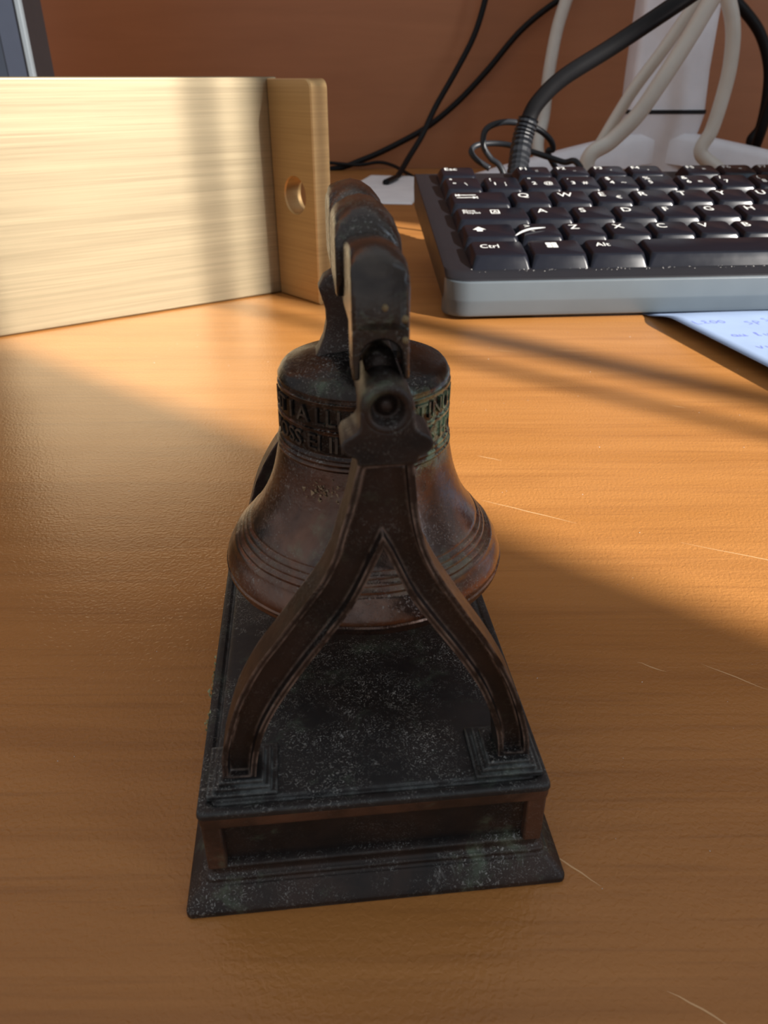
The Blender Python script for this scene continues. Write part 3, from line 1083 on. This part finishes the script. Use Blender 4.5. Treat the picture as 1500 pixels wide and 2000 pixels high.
def stand_leg(dx, dy):
    m = MB()
    d = Vector((dx, dy, 0))
    L = d.length
    d.normalize()
    s = Vector((-d.y, d.x, 0))
    rings = []
    for t, hw, z0, z1 in ((0, 13, 20, 46), (0.12, 13, 18, 44), (0.45, 12, 9, 33), (0.8, 11, 2, 20), (0.96, 10, 0.2, 13), (1, 7, 0.2, 9)):
        p = d * (L * t)
        rings.append([p + s * (hw * a) + Vector((0, 0, z0 + (z1 - z0) * b)) for a, b in ((-1, 0.0), (-1, 0.72), (-0.72, 0.94), (-0.25, 1), (0.25, 1), (0.72, 0.94), (1, 0.72), (1, 0.0))])
    return m.loft(rings, smooth=True).build('leg', M['white'], ms)


for dx, dy in ((-178, -55), (170, -60)):
    stand_leg(dx, dy).data.set_sharp_from_angle(angle=R(45))

# ------------------------------------------------------------------ cables
def cable(name, label, pts, r, mat, cat='cable', group=None, n=10):
    o = MB().tube(pts, r, n, 10).build(name, M[mat])
    return tag(o, label, cat, group)


def px(x, y, Y):
    """point on the vertical plane at depth Y (mm) that a sight line from the lens through a pixel meets - used once to read positions off the photo"""
    p = R(29.912)
    u, v = (x - 750) / 1470.83, (y - 1000) / 1470.83
    d = Vector((u, math.cos(p) - v * math.sin(p), -math.sin(p) - v * math.cos(p)))
    t = Y / d.y
    return (d.x * t, Y, 84.05 + d.z * t)


cable('black_cable', 'thin black cable steeply crossing the brown panel, upper left of the keyboard',
      [px(970, -160, 866), px(962, -60, 866), px(950, 0, 866), px(928, 70, 866), (px(892, 140, 864)), px(852, 210, 860), px(826, 265, 850), px(800, 308, 830), px(778, 345, 800), (10, 770, 2.6), (2, 740, 2.6)], 2.9, 'cable_black')
cable('black_cable', 'thin black cable sagging across the panel to behind the gold plate',
      [px(1180, -50, 880), px(1095, 0, 880), px(1020, 60, 880), px(952, 140, 880), px(895, 200, 880), px(838, 247, 879), px(780, 280, 878), px(715, 310, 876), px(650, 330, 872), (-110, 860, 3), (-190, 850, 3)], 3.0, 'cable_black')
cable('black_cable', 'short thin black wire curving low in front of the brown panel',
      [(-60, 868, 8), px(700, 322, 868), px(740, 317, 864), px(768, 323, 850), px(792, 336, 830), px(822, 350, 800), (60, 770, 2), (90, 750, 2)], 1.7, 'cable_black')
cable('white_cable', 'single white cable hanging left of the thick black keyboard cable',
      [px(1130, -60, 800), px(1112, -10, 800), px(1090, 60, 800), px(1073, 150, 800), px(1064, 230, 800), px(1052, 285, 790), (150, 775, 8), (150, 760, 4), (160, 740, 3.9)], 5.6, 'cable_white')
cable('white_cable', 'front white cable slanting across the stand column',
      [px(1440, -70, 560), px(1393, 0, 560), px(1345, 80, 560), px(1290, 165, 560), px(1245, 228, 562), px(1195, 277, 565), px(1150, 312, 565), (140, 565, 6), (110, 560, 4.6)], 5.2, 'cable_white')
cable('white_cable', 'slimmer white cable merging behind the slanting front one',
      [px(1400, -45, 580), px(1352, 20, 580), px(1300, 95, 580), px(1240, 175, 580), px(1205, 230, 580), px(1175, 280, 580), px(1150, 318, 580), (136, 582, 7), (100, 580, 4)], 4.0, 'cable_white')
cable('white_cable', 'white cable curving down the right side of the stand column',
      [px(1400, -60, 690), px(1424, 0, 690), px(1434, 60, 690), px(1428, 130, 690), px(1412, 195, 690), px(1392, 255, 690), px(1370, 300, 690), (282, 688, 16), (279, 682, 5.8)], 5.6, 'cable_white')
cable('black_cable', 'black cable arching out past the right of the white stand',
      [px(1415, -20, 800), px(1458, 25, 800), px(1488, 70, 800), px(1503, 130, 800), px(1500, 190, 800), px(1487, 250, 800), px(1470, 285, 800), (390, 800, 4), (380, 780, 3.2)], 4.6, 'cable_black')
cable('thin_cord', 'thin dark grey cord looped behind the top of the keyboard',
      [px(958, 330, 480), px(932, 312, 482), px(922, 295, 484), px(938, 283, 488), px(985, 282, 490), px(1040, 297, 484), px(1100, 317, 478), px(1135, 328, 470), (130, 462, 3), (110, 458, 2.2), (80, 462, 2.2), px(985, 340, 470),
       px(960, 310, 474), px(946, 285, 476), px(950, 255, 478), px(975, 241, 480), px(1010, 240, 480), px(1050, 252, 482), px(1075, 272, 484), px(1082, 292, 486), px(1074, 306, 488), (120, 492, 16), (125, 505, 4), (110, 520, 2.2)], 1.7, 'relief', 'cord')

# ------------------------------------------------------------------ dark box at the far left
tw = empty('computer_case', 'slate blue computer case with a pale edge strip behind the gold plate', 'computer', (-0.36, 0.60, 0))
MB().box(-60, 106, 3, 38, 0, 330).build('shell', M['dark'], tw, 1.5, 2)
MB().box(-60, 103, 0, 3.6, 2, 328).build('front_panel', M['slate'], tw, 0.8, 2)
MB().box(116.6, 120.4, -2.2, 3.2, 2, 328).build('pale_edge_strip', M['pale'], tw, 0.8, 2)
MB().box(102, 116.6, -0.6, 3.2, 2, 328).build('inner_trim', plastic('blue_grey_trim', (0.032, 0.040, 0.060), 0.35), tw, 0.6, 2)
MB().box(105, 120, 3, 37, 1, 329).build('side_panel', M['dark'], tw, 0.6, 2)
MB().lathe([(21.5, -1.0), (24.5, -1.0), (24.5, 0.5), (21.5, 0.5), (21.5, -1.0)], 73, 118, 40, 'Y').build('round_ring', M['teal'], tw)

# ------------------------------------------------------------------ dust
sp = MB()


def speck(p, s):
    a = rng.uniform(0, 6.28)
    c, s_ = math.cos(a) * s, math.sin(a) * s
    sp.add([p + Vector((c, s_, 0)), p + Vector((-s_, c, 0)) * 0.6, p + Vector((-c, -s_, 0)), p + Vector((s_, -c, 0)) * 0.6, p + Vector((0, 0, s * 0.5))],
           [(0, 1, 4), (1, 2, 4), (2, 3, 4), (3, 0, 4), (3, 2, 1, 0)])


for _ in range(150):
    y = rng.uniform(40, 300)
    x = rng.uniform(-0.35, 0.5) * (y + 60)
    if -26 < x < 24 and y < 150:
        continue
    speck(Vector((x, y, 0.02)), rng.uniform(0.05, 0.16) * (0.6 + y / 260))
for _ in range(70):
    b = rng.uniform(-5.2, -2.4)
    a = rng.uniform(0, 150)
    yy, zz = kpt(b, DECK + 0.12)
    speck(kroot @ Vector((a, yy, zz)), rng.uniform(0.12, 0.32))
o = sp.build('dust', M['speck'])
tag(o, 'tiny pale dust specks scattered on the desk and the keyboard edge', 'dust', kind='stuff')

# individual repeats share a group
for ob in list(C.objects):
    if ob.name.startswith('white_cable'):
        ob['group'] = 'white cables by the monitor stand'
    elif ob.name.startswith('black_cable'):
        ob['group'] = 'black cables behind the desk'
